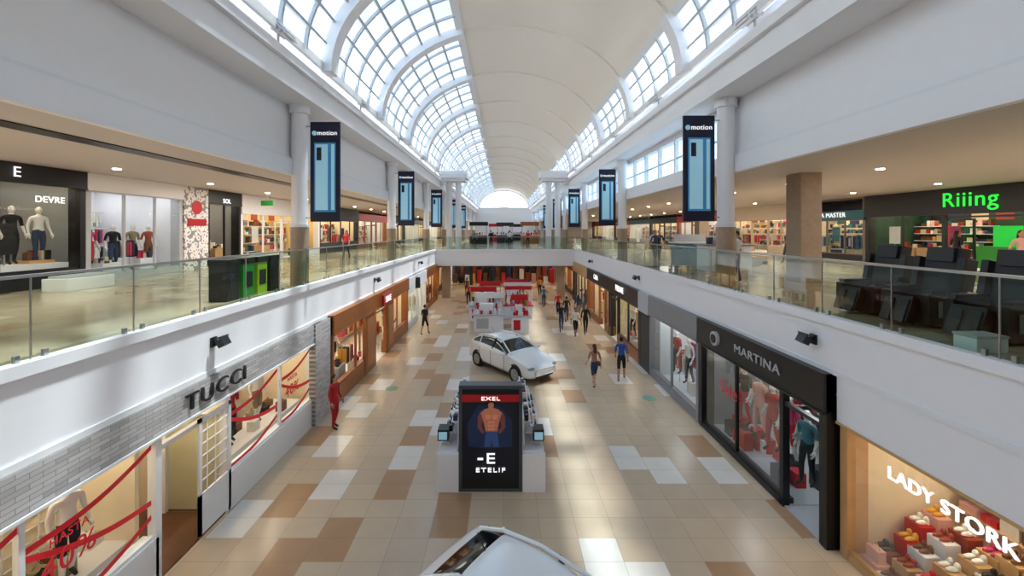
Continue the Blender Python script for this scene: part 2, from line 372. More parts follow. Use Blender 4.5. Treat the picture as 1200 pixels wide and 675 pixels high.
# ------------------------------------------------------------------ vault
A_, Bv, CX, CZ = 5.75, 4.2, .1, 11.1
def vp(t, y, off=0.):
    return (CX + (A_ - off) * math.cos(t), y, CZ + (Bv - off) * math.sin(t))
def arcbar(B, y, t0, t1, w, d, mat, n=24, off=0.):
    vs = []; fs = []
    for i in range(n + 1):
        t = t0 + (t1 - t0) * i / n
        vs += [vp(t, y - w / 2, off), vp(t, y + w / 2, off), vp(t, y + w / 2, off + d), vp(t, y - w / 2, off + d)]
    for i in range(n):
        a = i * 4; b = a + 4
        for k in range(4): fs.append((a + k, a + (k + 1) % 4, b + (k + 1) % 4, b + k))
    fs += [(0, 1, 2, 3), (n * 4 + 3, n * 4 + 2, n * 4 + 1, n * 4)]
    B.add(vs, fs, mat)
def longbar(B, t, w, d, mat, ya=Y0, yb=Y1, off=0.):
    dt = w / 2 / 5
    vs = [vp(t - dt, ya, off), vp(t + dt, ya, off), vp(t + dt, ya, off + d), vp(t - dt, ya, off + d), vp(t - dt, yb, off), vp(t + dt, yb, off), vp(t + dt, yb, off + d), vp(t - dt, yb, off + d)]
    B.add(vs, [(0, 1, 2, 3), (7, 6, 5, 4), (0, 4, 5, 1), (1, 5, 6, 2), (2, 6, 7, 3), (3, 7, 4, 0)], mat)
TL, TR = R(111), R(24.5)
SP = 5.3; ribs = []; y = 12.9 - 4 * SP
while y < Y1: ribs.append(y); y += SP
B = MB()
ny = 8; nt = 26
ys = [ribs[0] + SP * i / ny for i in range(int((Y1 - ribs[0]) / SP * ny) + 1)]
vs = []
for i, yy in enumerate(ys):
    fr = (i % ny) / ny; sag = .1 * abs(math.sin(math.pi * fr))
    for k in range(nt + 1): vs.append(vp(TR + (TL - TR) * k / nt, yy, -sag + .1))
fs = [(i * (nt + 1) + k, i * (nt + 1) + k + 1, (i + 1) * (nt + 1) + k + 1, (i + 1) * (nt + 1) + k) for i in range(len(ys) - 1) for k in range(nt)]
B.add(vs, fs, CEIL); B.build('ceiling', smooth=True)
B = MB(); FR = M('glazing_bar', '#c3cad2', .45)
for y in ribs:
    arcbar(B, y, TL - .02, R(181), .5, .34, WHITE, 24); arcbar(B, y, R(-1), TR + .02, .5, .34, WHITE, 10)
    arcbar(B, y, TR, TL, .14, .18, CEIL, 30)
    for q in range(1, 4):
        yy = y + SP * q / 4
        arcbar(B, yy, TL, R(179), .09, .1, FR, 16); arcbar(B, yy, 0, TR, .09, .1, FR, 8)
for k in range(0, 8): longbar(B, TL + (R(179) - TL) * k / 7, .09 if k not in (0, 7) else .3, .1, FR if k not in (0, 7) else WHITE2)
for k in range(0, 4): longbar(B, R(1) + (TR - R(1)) * k / 3, .09 if k not in (0, 3) else .3, .1, FR if k not in (0, 3) else WHITE2)
B.build('trim_skylight_ribs')
B = MB(); 
for a, b in ((TL, R(180)), (0, TR)):
    n = 20; vs = []
    for k in range(n + 1): vs += [vp(a + (b - a) * k / n, Y0), vp(a + (b - a) * k / n, Y1)]
    B.add(vs, [(2 * k, 2 * k + 1, 2 * k + 3, 2 * k + 2) for k in range(n)], SKYG)
B.build('window_skylight', smooth=True)
B = MB()
for k in range(0, 9):
    t = R(180) * k / 8; B.tube([(CX, Y1, CZ), vp(t, Y1)], .06, WHITE2, 6)
arcbar(B, Y1, 0, R(180), .3, .4, WHITE2, 30); arcbar(B, Y1, 0, R(180), .12, .1, WHITE2, 30, off=2.0)
B.box(-5.7, 5.9, Y1 - .1, Y1 + .1, 11, 11.25, WHITE2); B.build('window_lunette')
B = MB(); B.poly([(-18, Y0, 0), (24, Y0, 0), (24, Y0, 8.2), (7, Y0, 11.1)] + [vp(R(180) * k / 20, Y0) for k in range(21)] + [(-7, Y0, 11.1), (-18, Y0, 8.2)], WHITE); B.build('wall_front')

def column(x, y):
    B = MB(); B.cyl(x, y, 4.4, 6.25, .27, STONE, 28); B.cyl(x, y, 6.25, 9.85, .235, WHITE, 28); B.cyl(x, y, 9.75, 10.0, .31, WHITE, 28); B.cyl(x, y, 6.2, 6.3, .285, WHITE2, 28)
    return B.build('column', smooth=False)
for k in range(8):
    column(-6.42, 12.9 + 10.6 * k); column(6.62, 12.2 + 10.6 * k)
B = MB(); B.box(9.65, 10.35, 13.3, 14.0, 4.4, 7.98, STONE); B.build('square_column', bevel=.02)
B = MB(); B.box(11.6, 12.2, 24.3, 24.9, 4.4, 7.98, STONE); B.build('square_column', bevel=.02)
for s in (-1, 1):
    B = MB(); cx = 4.6 * s
    for dx in (-.42, .42): B.cyl(cx + dx, 38, 4.4, 10.6, .27, WHITE, 24)
    B.box(cx - 1.1, cx + 1.1, 37.2, 38.8, 10.6, 10.85, WHITE); B.box(cx - 1.3, cx + 1.3, 37, 39, 10.85, 11.5, WHITE2)
    B.box(cx + s * 1.0, cx + s * 1.7, 37.3, 38.7, 10.3, 11.2, WHITE)
    B.build('twin_column')
    B = MB(); B.box(s * 5.2 - .35, s * 5.2 + .35, 37.0, 37.7, 0, 2.98, STONE); B.build('square_column', bevel=.02)
# ------------------------------------------------------------------ railings
def railing(name, horizontal, fixed, a, b):
    g = empty(name); B = MB(); F = MB()
    n = max(1, round((b - a) / 1.45)); st = (b - a) / n
    for i in range(n):
        p, q = a + st * i + .012, a + st * (i + 1) - .012
        if horizontal: B.poly([(p, fixed, 4.46), (q, fixed, 4.46), (q, fixed, 5.5), (p, fixed, 5.5)], RAIL)
        else: B.poly([(fixed, p, 4.46), (fixed, q, 4.46), (fixed, q, 5.5), (fixed, p, 5.5)], RAIL)
        for e in (p + .15, q - .15):
            if horizontal: F.box(e - .025, e + .025, fixed - .025, fixed + .025, 4.4, 4.54, STEEL)
            else: F.box(fixed - .025, fixed + .025, e - .025, e + .025, 4.4, 4.54, STEEL)
        if horizontal: F.box(p - .018, p - .006, fixed - .01, fixed + .01, 4.45, 5.5, STEEL)
        else: F.box(fixed - .01, fixed + .01, p - .018, p - .006, 4.45, 5.5, STEEL)
    if horizontal: F.box(a, b, fixed - .025, fixed + .025, 5.5, 5.54, STEEL)
    else: F.box(fixed - .025, fixed + .025, a, b, 5.5, 5.54, STEEL)
    B.build('glass_panels', g); F.build('handrail_and_clamps', g)
railing('glass_railing', False, XL - .05, Y0 + .1, 35.9)
railing('glass_railing', False, XR + .05, Y0 + .1, 35.9)
railing('glass_railing', True, 36.06, XL + .1, XR - .1)

# ------------------------------------------------------------------ shops
def shop(name, s, a, y0, y1, z0, zt, depth=3., wall=WARM, frame=DARK, sign=None, base=None, door=None, mull=1.4, lamp=LAMP, fl=None, side=None, fill=None):
    g = empty(name, (s * a, (y0 + y1) / 2, z0)); inv = (-s * a, -(y0 + y1) / 2, -z0)
    y0 += .01; y1 -= .01
    X = lambda d: s * (a + d)
    F = MB(); side = side or frame
    F.box(X(-.04), X(.35), y0, y0 + .16, z0, zt, side); F.box(X(-.04), X(.35), y1 - .16, y1, z0, zt, side)
    F.box(X(-.02), X(.16), y0, y1, zt - .1, zt, frame)
    top = zt
    if sign:
        F.box(X(-.1), X(.3), y0, y1, sign[0], sign[1], sign[2])
        F.box(X(-.13), X(.0), y0, y1, sign[0] - .04, sign[0], frame); top = min(zt, sign[0])
    d0, d1 = door if door else (y1, y1)
    bh = base[0] if base else .12; bm = base[1] if base else frame
    for p, q in ((y0 + .1, d0), (d1, y1 - .1)):
        if q - p > .15:
            F.box(X(-.03), X(.25), p, q, z0, z0 + bh, bm)
            n = max(1, round((q - p) / mull))
            for i in range(n + 1):
                yy = p + (q - p) * i / n; F.box(X(0), X(.08), yy - .035, yy + .035, z0 + bh, top, frame)
            F.box(X(0), X(.08), p, q, z0 + bh, z0 + bh + .06, frame)
    if door:
        F.box(X(-.03), X(.12), d0 - .06, d0 + .06, z0, top, frame); F.box(X(-.03), X(.12), d1 - .06, d1 + .06, z0, top, frame)
        F.box(X(0), X(.1), d0, d1, z0 + 2.25, z0 + 2.33, frame)
        w = min(1.1, d1 - d0)
        F.box(X(.15), X(.15 + w), d1 - .1, d1 - .06, z0 + .05, z0 + 2.2, GLASS)
        F.box(X(.12), X(.15 + w), d1 - .12, d1 - .04, z0 + 2.16, z0 + 2.24, frame)
        F.box(X(.15 + w), X(.22 + w), d1 - .12, d1 - .04, z0, z0 + 2.24, frame)
    F.build('frame', g, loc=inv)
    G = MB()
    for p, q in ((y0 + .1, d0), (d1, y1 - .1)):
        if q - p > .15: G.poly([(X(.04), p, z0 + bh), (X(.04), q, z0 + bh), (X(.04), q, top), (X(.04), p, top)], GLASS)
    if G.f: G.build('glazing', g, loc=inv)
    I = MB(); zc = min(zt, top + .35)
    I.box(X(depth), X(depth + .1), y0, y1, z0, zc, wall)
    I.box(X(.3), X(depth), y0, y0 + .06, z0, zc, wall); I.box(X(.3), X(depth), y1 - .06, y1, z0, zc, wall)
    I.box(X(.0), X(depth), y0, y1, z0, z0 + .03, fl or WHITE2)
    I.box(X(.1), X(depth), y0, y1, zc - .03, zc + .03, WHITE2)
    n = max(1, int((y1 - y0) / 1.8))
    for i in range(n):
        c = y0 + (y1 - y0) * (i + .5) / n
        I.box(X(.7), X(1.0), c - .45, c + .45, zc - .06, zc - .03, lamp); I.box(X(depth * .7), X(depth * .7 + .3), c - .45, c + .45, zc - .06, zc - .03, lamp)
    I.build('interior', g, loc=inv)
    if fill:
        D = MB(); yy = y0 + .5
        while yy < y1 - .6:
            if not (d0 - .2 < yy < d1 + .2):
                k = random.random(); xc = X(.55 + random.random() * .35)
                if k < .45:
                    hh = random.uniform(.45, .85); D.box(xc - .25, xc + .25, yy - .35, yy + .35, z0 + .03, z0 + hh, random.choice([WHITE2, WOOD2, LGREY]))
                    for q in range(8):
                        a_, b_ = random.uniform(-.2, .2), random.uniform(-.3, .3); h2 = random.uniform(.06, .3)
                        D.box(xc + a_ - .06, xc + a_ + .06, yy + b_ - .06, yy + b_ + .06, z0 + hh, z0 + hh + h2, random.choice(fill))
                elif k < .75:
                    D.tube([(xc, yy - .4, z0 + 1.35), (xc, yy + .4, z0 + 1.35)], .014, STEEL, 6)
                    for e in (-.4, .4): D.tube([(xc, yy + e, z0 + .03), (xc, yy + e, z0 + 1.35)], .014, STEEL, 6)
                    for q in range(9): D.rbox((xc, yy - .34 + q * .085, z0 + 1.0), (.38, .05, random.uniform(.5, .75)), (0, 0, random.uniform(-.2, .2)), random.choice(fill))
                else:
                    D.box(xc - .01, xc + .01, yy - .3, yy + .3, z0 + 1.0, z0 + 1.9, random.choice(fill)); D.box(xc - .2, xc + .2, yy - .2, yy + .2, z0 + .03, z0 + .5, random.choice(fill))
                    D.tube([(xc, yy, z0 + .5), (xc, yy, z0 + 1.0)], .015, STEEL, 6)
            yy += .85
        if D.f: D.build('floor_displays', g, loc=inv)
        W = MB(); yy = y0 + .4
        while yy < y1 - .8:
            W.box(X(depth - .02), X(depth), yy, yy + .7, min(zc - .6, z0 + 2.45), min(zc - .1, z0 + 3.0), random.choice(fill)); yy += 1.0
        W.build('wall_posters', g, loc=inv)
    return g, X, inv
def shelves(g, inv, X, d, y0, y1, z0, z1, rows, pal, kind='box', shelf=WHITE2):
    B = MB()
    for r in range(rows):
        z = z0 + (z1 - z0) * r / rows
        B.box(X(d - .35), X(d), y0, y1, z - .03, z, shelf)
        y = y0 + .1; hmax = (z1 - z0) / rows * .8
        while y < y1 - .2:
            m = random.choice(pal)
            if kind == 'hang':
                w = .06 + random.random() * .04; hh = hmax * (.7 + .3 * random.random())
                B.rbox((X(d - .2), y, z + hmax - hh / 2 + .05), (.34, w, hh), (0, 0, random.uniform(-.15, .15)), m); y += w + .03
            else:
                w = .1 + random.random() * .18; hh = hmax * (.35 + .65 * random.random())
                B.box(X(d - .3), X(d - .06), y, y + w, z, z + hh, m); y += w + .02 + random.random() * .06
        if kind == 'hang': B.tube([(X(d - .2), y0, z + hmax + .06), (X(d - .2), y1, z + hmax + .06)], .015, STEEL, 6)
    B.build('merchandise', g, loc=inv)

# --- lower left
g, X, inv = shop('clothing_store_front', -1, 6.0, 3.0, 13.3, 0, 3.15, 3.2, WARM, WHITE2, sign=(2.58, 3.15, BRICK), base=(.8, WHITE2), door=(7.1, 8.9), mull=2.2, fl=DKWOOD)
shelves(g, inv, X, 3.0, 3.3, 7, .6, 2.4, 3, FASH, 'hang'); shelves(g, inv, X, 3.0, 9.3, 13, .6, 2.4, 3, [REDC, WHC, REDC, KHA], 'hang')
text('TUCCI', (.14, 8.45 - 8.15, 2.87), ROT_L, .44, SIGND, g, ext=.02, sx=1.25, sp=1.15)
B = MB(); B.box(-6.05, -5.85, 12.75, 13.85, 0, 3.15, BRICK); B.box(-9.1, -6.02, 8.92, 9.0, .02, 2.5, WARM); B.box(-9.1, -6.3, 7.0, 7.08, .02, 2.5, WARM); B.box(-9.12, -9.05, 7, 9, .02, 2.6, DKWOOD)
B.box(-7.4, -6.4, 3.2, 7.0, .45, .8, WHITE2); B.box(-7.4, -6.4, 9.1, 12.9, .45, .8, WHITE2)
B.box(-5.98, -5.94, 8.0, 8.08, .1, 2.4, WHITE2); B.box(-5.98, -5.94, 8.86, 8.94, .1, 2.4, WHITE2); B.box(-5.98, -5.94, 8.0, 8.94, .1, .9, WHITE2); B.box(-5.98, -5.94, 8.0, 8.94, 2.32, 2.4, WHITE2)
for i in range(1, 6): B.box(-5.975, -5.955, 8.0, 8.94, .9 + i * .24, .92 + i * .24, WHITE2)
for i in range(1, 4): B.box(-5.975, -5.955, 8.0 + i * .235, 8.02 + i * .235, .9, 2.35, WHITE2)
# white grid panel behind the near display
for i in range(16): B.box(-7.62, -7.6, 3.2 + i * .25, 3.22 + i * .25, .8, 2.5, WHITE2)
for i in range(8): B.box(-7.62, -7.6, 3.2, 7.0, .85 + i * .22, .87 + i * .22, WHITE2)
B.box(-7.7, -7.65, 3.2, 7.0, .8, 2.5, WARM)
B.build('door_and_stone_pier', g, loc=inv)
B = MB()
for i in range(40):
    yy = random.choice([random.uniform(3.4, 6.9), random.uniform(9.3, 12.7)]); xx = random.uniform(-7.2, -6.5); m = random.choice([PAL[4], BLK, REDC, WHC, KHA, PAL[3]]); hh = random.uniform(.08, .3)
    B.box(xx - .1, xx + .1, yy - .12, yy + .12, .8, .8 + hh, m); B.tube([(xx, yy - .08, .8 + hh), (xx, yy, .9 + hh), (xx, yy + .08, .8 + hh)], .01, m, 6)
B.build('window_accessories', g, loc=inv)
B = MB()
def tape(y0, z0, y1, z1, w=.09):
    n = 10
    for i in range(n):
        a, b = i / n, (i + 1) / n
        zz = lambda t: z0 + (z1 - z0) * t - .12 * math.sin(math.pi * t)
        B.poly([(-6.02, y0 + (y1 - y0) * a, zz(a)), (-6.02, y0 + (y1 - y0) * b, zz(b)), (-6.02, y0 + (y1 - y0) * b, zz(b) + w), (-6.02, y0 + (y1 - y0) * a, zz(a) + w)], REDT)
for ya, yb in ((3.2, 5.1), (5.15, 7.0), (9.0, 10.9), (11, 12.7)):
    tape(ya, 2.0, yb, 2.35); tape(ya, 1.9, yb, 1.4); tape(ya, .85, yb, 1.15)
B.build('red_sale_tape', g, loc=inv)
for yy in (5.65, 11.6): text('40%', (.02, yy - 8.15, 1.62), ROT_L, .42, REDT, g, name='sale_lettering', ext=.004)
for yy in (5.65, 11.6): text('HASTA', (.02, yy - 8.15, 1.95), ROT_L, .16, REDT, g, name='sale_lettering', ext=.004)
# wood shop
g, X, inv = shop('timber_store_front', -1, 5.85, 13.9, 25, 0, 3.15, 3., WARM, WOOD, sign=(2.55, 3.2, WOOD), base=(.6, WOOD), door=(18.6, 20.4), mull=2.3, fill=SHOES)
shelves(g, inv, X, 2.6, 14.2, 18.4, .7, 2.5, 3, FASH, 'hang', WOOD2); shelves(g, inv, X, 2.6, 20.6, 24.8, .7, 2.5, 3, SHOES, 'box', WOOD2)
B = MB(); WP = M('wood_panel', '#c07a42', .4, var=.15)
for a_, b_ in ((17.2, 18.6), (20.4, 21.6)): B.box(-5.92, -5.78, a_, b_, 0, 2.55, WOOD); B.box(-5.79, -5.76, a_ + .2, b_ - .2, .3, 2.3, WP)
B.build('timber_panels', g, loc=inv)
B = MB(); B.box(-5.6, -5.52, 18.9, 20.3, 2.6, 3.1, RED); B.box(-5.85, -5.6, 19.4, 19.5, 2.8, 2.9, STEEL); B.build('projecting_sign', g, loc=inv)
text('SALE', (.36, .15, 2.85), ROT_L, .4, SIGNW, g)
g, X, inv = shop('white_store_front', -1, 5.9, 25, 31, 0, 3.15, 3, COOL, WHITE2, sign=(2.3, 3.15, WHITE), base=(.3, WHITE2), door=(28, 29.4), fill=FASH)
shelves(g, inv, X, 2.6, 25.3, 30.8, .5, 2.3, 3, FASH, 'hang')
B = MB(); B.box(-5.78, -5.5, 27, 27.1, 2.3, 3.0, BLACK); B.build('projecting_sign', g, loc=inv)
g, X, inv = shop('corner_store_front', -1, 5.9, 31, 36.5, 0, 3.15, 3, WARM, WOOD, sign=(2.5, 3.15, WOOD), base=(.3, WOOD), fill=SHOES)
shelves(g, inv, X, 2.2, 31.3, 36.3, .5, 2.3, 3, SHOES, 'box')
# --- lower right
g, X, inv = shop('shoe_store_front', 1, 6.4, 2.5, 7.75, 0, 2.6, 2.4, WARM, WOOD2, sign=(2.5, 3.36, WHITE), base=(.12, WOOD2), mull=5, fl=WOOD2)
shelves(g, inv, X, 2.3, 2.7, 7.6, 1.0, 2.45, 4, BAGS, 'box', WOOD2)
B = MB()
for iy in range(13):
    for ix in range(5):
        yy = 2.9 + iy * .37 + random.uniform(-.08, .08); xx = 6.62 + ix * .3 + random.uniform(-.04, .04); hh = .14 + ix * .2 + random.uniform(0, .1)
        B.box(xx - .13, xx + .13, yy - .15, yy + .15, .03, hh, random.choice([WOOD2, WHITE2, WOOD2, WHITE2, PAL[5], RED, PAL[10]]))
        m = random.choice(SHOES)
        if random.random() < .8:
            for q in (-.055, .055):
                B.sph((xx - .02, yy + q, hh + .04), (.12, .04, .04), m, 8, 5); B.sph((xx + .06, yy + q, hh + .08), (.05, .036, .065), m, 8, 5); B.box(xx + .07, xx + .1, yy + q - .02, yy + q + .02, hh, hh + .05, m)
        else: B.box(xx - .07, xx + .07, yy - .12, yy + .12, hh, hh + .22, m); B.tube([(xx, yy - .08, hh + .22), (xx, yy, hh + .34), (xx, yy + .08, hh + .22)], .01, m, 6)
# circular red motif boards and stacked boxes on the rear wall
for i in range(4): B.tube([(8.5, 3.6 + i * 1.1, 1.95), (8.46, 3.6 + i * 1.1, 1.95)], .26, RED, 24); B.tube([(8.46, 3.6 + i * 1.1, 1.95), (8.44, 3.6 + i * 1.1, 1.95)], .17, WHITE2, 24)
B.build('shoe_plinths', g, loc=inv)
text('LADY STORK', (-.1, 5.86 - 5.125, 2.14), ROT_R, .28, SIGNW, g, ext=.015, sp=1.05)
g, X, inv = shop('swimwear_store_front', 1, 6.2, 7.8, 12.9, 0, 3.35, 2.6, DIMC, BLACK, sign=(2.62, 3.36, BLACK), base=(.15, BLACK), door=(7.95, 9.1), mull=2.4, lamp=LAMPC, fl=LGREY)
shelves(g, inv, X, 2.5, 8.0, 12.7, .4, 2.4, 3, [BLK, REDC, PAL[7], PAL[8], WHC], 'hang')
B = MB()
for i in range(16):
    yy = random.uniform(9.4, 12.5); xx = random.uniform(6.5, 7.6); B.box(xx - .12, xx + .12, yy - .15, yy + .15, .03, random.uniform(.3, .6), random.choice([RED, BLACK, WHITE2, RED, DARK]))
B.build('window_plinths', g, loc=inv)
text('MARTINA', (-.13, -.35 - .1, 3.0), ROT_R, .3, LGREY, g, sx=1.3)
B = MB(); B.tube([(6.02, 11.75, 3.0), (6.1, 11.75, 3.0)], .2, LGREY, 24); B.tube([(6.0, 11.75, 3.0), (6.03, 11.75, 3.0)], .13, BLACK, 24); B.build('round_logo', g, loc=inv)
text('Sale', (-.02, .9, 1.7), ROT_R, .5, REDT, g, ext=.004)
g, X, inv = shop('sportswear_store_front', 1, 6.2, 12.95, 17.3, 0, 3.35, 2.6, COOL, GREY, sign=(2.62, 3.36, GREY), base=(.25, GREY), mull=2.1, lamp=LAMPC, fill=FASH)
shelves(g, inv, X, 2.4, 13.2, 17.1, .4, 2.4, 3, FASH, 'hang')
g, X, inv = shop('grey_store_front', 1, 6.2, 17.3, 18.6, 0, 3.35, 2.6, DARK, DARK, sign=(2.5, 3.36, LGREY), base=(2.4, DARK))
g, X, inv = shop('watch_store_front', 1, 6.2, 18.6, 24, 0, 3.35, 2.6, WARM, DARK, sign=(2.6, 3.36, BLACK), base=(.5, WOOD), door=(22.2, 23.6), fill=SHOES)
shelves(g, inv, X, 2.4, 18.8, 22, .5, 2.4, 4, SHOES, 'box'); text('PRUNE', (-.13, .2, 3.0), ROT_R, .45, SIGNW, g)
g, X, inv = shop('home_store_front', 1, 6.2, 24, 30, 0, 3.35, 2.6, WARM, WOOD, sign=(2.6, 3.36, DARK), base=(.4, WOOD), door=(25, 26.5), fill=PAL)
shelves(g, inv, X, 2.4, 26.6, 29.8, .5, 2.4, 4, SHOES, 'box', WOOD2); text('CASA', (-.13, 0, 3.0), ROT_R, .45, SIGNW, g)
g, X, inv = shop('gift_store_front', 1, 6.2, 30, 36.5, 0, 3.35, 2.6, WARM, DARK, sign=(2.6, 3.36, WOOD2), base=(.4, DARK), fill=PAL)
shelves(g, inv, X, 2.0, 30.3, 36.2, .5, 2.4, 4, SHOES, 'box')
for i, (ya, yb) in enumerate(((36.5, 41), (41, 45.9))):
    for s in (-1, 1):
        g, X, inv = shop('small_store_front', s, 6.45, ya, yb, 0, 2.94, 2.4, WARM, WOOD if i == 0 else DARK, sign=(2.4, 2.94, RED if s < 0 else WOOD), base=(.4, DARK))
        shelves(g, inv, X, 2.0, ya + .2, yb - .2, .5, 2.3, 3, SHOES, 'box')
g = empty('department_store_front', (0, 46, 0)); B = MB()
B.box(-6.3, 6.4, 0, .3, 2.3, 2.94, DARK)
for x in (-6.1, -3.6, -1.1, 1.4, 3.9, 6.2): B.box(x - .15, x + .15, -.1, .3, 0, 2.4, DARK if x < 2 else WOOD)
B.box(-5, -1.8, -.12, -.02, 2.4, 2.9, RED); B.box(1.6, 5.6, -.12, -.02, 2.4, 2.9, WOOD2)
B.box(-6.2, 6.4, 3.5, 3.7, 0, 3, M('dim_interior', '#7d6a58', .6)); B.box(-6.2, 6.4, .3, 3.5, 3.0, 3.1, WHITE2)
for x in (-4.8, -2.3, .2, 2.7, 5.2): B.box(x - .4, x + .4, 1, 1.3, 2.94, 2.98, LAMP)
B.build('facade', g); B = MB()
for x in [q * .7 - 5.6 for q in range(17)]:
    hh = random.uniform(.6, 1.7); B.box(x - .25, x + .25, 1.4, 1.8, 0, hh, random.choice(SHOES + [BLACK, BLACK])); B.box(x - .2, x + .2, 2.9, 3.3, 0, 2.2, random.choice([PAL[4], PAL[6], PAL[10], PAL[2]]))
B.build('merchandise', g); text('FALABELLA', (-3.4, -.16, 2.65), ROT_F, .38, SIGNW, g)
# --- upper left
U = 4.4
g, X, inv = shop('menswear_store_front', -1, 13.5, 8.6, 13.2, U, 7.97, 3, DIMC, BLACK, sign=(7.45, 7.97, BLACK), base=(.5, BLACK), mull=1.9, fill=FASH)
shelves(g, inv, X, 2.8, 8.8, 13.0, U + .8, 7.2, 3, FASH, 'hang'); text('E', (.14, 11.25 - 10.9, 3.3), ROT_L, .4, SIGNW, g); text('DEVRE', (.06, 12.15 - 10.9, 2.6), ROT_L, .26, SIGNW, g)
B = MB(); B.box(-14.8, -13.8, 8.8, 13.0, U + .03, 5.1, WHITE2); B.build('window_podium', g, loc=inv)
g, X, inv = shop('fashion_store_front', -1, 13.5, 13.2, 17.2, U, 7.97, 3.6, WHITE, LGREY, sign=(7.4, 7.97, WHITE), base=(.2, LGREY), mull=1.35, lamp=LAMPC, fill=FASH + [PAL[7]])
shelves(g, inv, X, 3.3, 13.4, 17, U + .4, 6.9, 3, FASH + [PAL[7]], 'hang')
B = MB(); B.box(-13.55, -13.4, 17.2, 18.6, U, 7.97, PATT); B.tube([(-13.42, 17.9, 7.1), (-13.38, 17.9, 7.1)], .3, RED, 24); B.box(-13.39, -13.37, 17.35, 18.45, 6.3, 6.6, REDC); B.build('patterned_poster_wall')
g, X, inv = shop('perfume_store_front', -1, 13.5, 18.6, 21.0, U, 7.97, 2.5, GREY, BLACK, sign=(7.35, 7.97, BLACK), base=(.2, BLACK), mull=1.2, fill=PAL)
shelves(g, inv, X, 2.3, 18.9, 20.8, U + .5, 6.9, 4, FASH, 'box'); text('SOL', (.14, 0, 3.1), ROT_L, .3, SIGNW, g)
g, X, inv = shop('toy_store_front', -1, 13.5, 21.0, 30, U, 7.97, 2.8, M('yellow_interior', '#f0d08c', .6), WHITE2, sign=(7.0, 7.97, WHITE), base=(.4, WHITE2), door=(25, 26.6), mull=1.8, fill=PAL)
shelves(g, inv, X, 2.6, 21.2, 29.8, U + .4, 6.9, 4, PAL, 'box')
g, X, inv = shop('jewellery_store_front', -1, 13.5, 30, 38, U, 7.97, 2.8, WARM, DARK, sign=(6.9, 7.97, DARK), base=(.7, DARK), mull=1.8, fill=FASH)
shelves(g, inv, X, 2.3, 30.2, 37.8, U + .7, 6.8, 3, FASH, 'box')
yy = 38
for k, (fm, sg) in enumerate(((WOOD, RED), (DARK, BLACK), (WHITE2, TEAL), (DARK, WOOD), (WHITE2, BLACK), (DARK, RED))):
    for s, a in ((-1, 13.5), (1, 20)):
        g, X, inv = shop('gallery_store_front', s, a, yy, yy + 9, U, 7.97, 2.6, WARM if k % 2 else COOL, fm, sign=(7.0, 7.7, sg), base=(.4, fm), door=(yy + 4, yy + 5.5), mull=2)
        shelves(g, inv, X, 2.3, yy + .2, yy + 8.8, U + .5, 6.8, 3, PAL, 'box')
    yy += 9
B = MB(); B.box(-13.7, -13.5, Y0, 8.6, U, 7.97, WHITE2); B.build('wall_gallery_left')
B = MB(); B.box(20, 20.2, Y0, 10.0, U, 7.97, WHITE2); B.build('wall_gallery_right')
# --- upper right
g, X, inv = shop('phone_store_front', 1, 20, 10, 22.6, U, 7.97, 3, M('dark_green_wall', '#24452f', .5), DARK, sign=(6.85, 7.97, DARK), base=(.15, DARK), door=(12, 18.6), mull=2.0, fill=PAL + [NEOND])
shelves(g, inv, X, 2.8, 18.8, 22.4, U + .4, 6.7, 5, PAL, 'box'); shelves(g, inv, X, 2.8, 10.2, 12, U + .4, 6.7, 4, [GREEN, WHC, BLK], 'box'); shelves(g, inv, X, 2.9, 14.6, 17.2, U + .4, 6.2, 4, [GREEN, WHC, BLK, PAL[3]], 'box')
text('Riiing', (-.14, 17.5 - 16.3, 7.42 - U), ROT_R, .9, NEON, g, sx=1.0)
B = MB(); B.box(22.3, 22.45, 12.6, 14.3, 6.0, 6.5, NEOND); B.box(22.0, 22.1, 17.4, 18.4, 5.3, 6.3, NEOND); B.box(21, 21.6, 16.6, 18.2, U, 5.4, M('display_green', '#2f7f25', .5, em=.2)); B.box(20.8, 21.3, 13, 15.2, U, 5.4, WHITE2); B.build('display_counter', g, loc=inv)
text('Riiing', (1.5, 14.2 - 16.3, 6.6 - U), ROT_R, .5, NEON, g)
BRZ = M('bronze_frame', '#7e705c', .4); BFR = M('beige_frame', '#c8b79c', .5); BPN = M('beige_panel', '#d8cbb4', .5)
g, X, inv = shop('optician_store_front', 1, 20, 22.6, 28, U, 7.97, 2.6, WARM, BRZ, sign=(6.7, 7.25, TEAL), base=(.3, DARK), mull=1.3, fill=[PAL[8], PAL[2], WHC])
shelves(g, inv, X, 2.3, 22.8, 27.8, U + .5, 6.6, 5, [PAL[8], PAL[2], PAL[11], PAL[3]], 'box'); text('OPTICA MASTER', (-.14, 0, 7.0 - U), ROT_R, .38, SIGNW, g)
g, X, inv = shop('beige_store_front', 1, 20, 28, 38, U, 7.97, 2.6, WARM, BFR, sign=(6.9, 7.97, BPN), base=(.5, BFR), door=(31, 33), mull=1.8, fill=PAL)
shelves(g, inv, X, 2.3, 28.2, 37.8, U + .5, 6.8, 4, PAL, 'box')
for i, (x, y, m) in enumerate(((-3.2, 52, BLACK), (0.2, 56, DARK), (3.4, 52, WOOD), (-1.2, 66, RED), (2.2, 70, BLACK))):
    B = MB(); B.box(x - 1.1, x + 1.1, y, y + 2, U, U + 1.1, m); B.box(x - 1.2, x + 1.2, y - .1, y + 2.1, U + 1.05, U + 1.12, WHITE2)
    for dx in (-1, 1):
        B.box(x + dx - .05, x + dx + .05, y + .9, y + 1.0, U + 1.1, U + 2.6, STEEL)
    B.box(x - 1.2, x + 1.2, y + .8, y + 1.1, U + 2.3, U + 2.8, m)
    for q in range(6): B.box(x - .9 + q * .32, x - .7 + q * .32, y + .2, y + .5, U + 1.12, U + 1.3 + .2 * random.random(), random.choice(PAL))
    B.build('retail_kiosk')

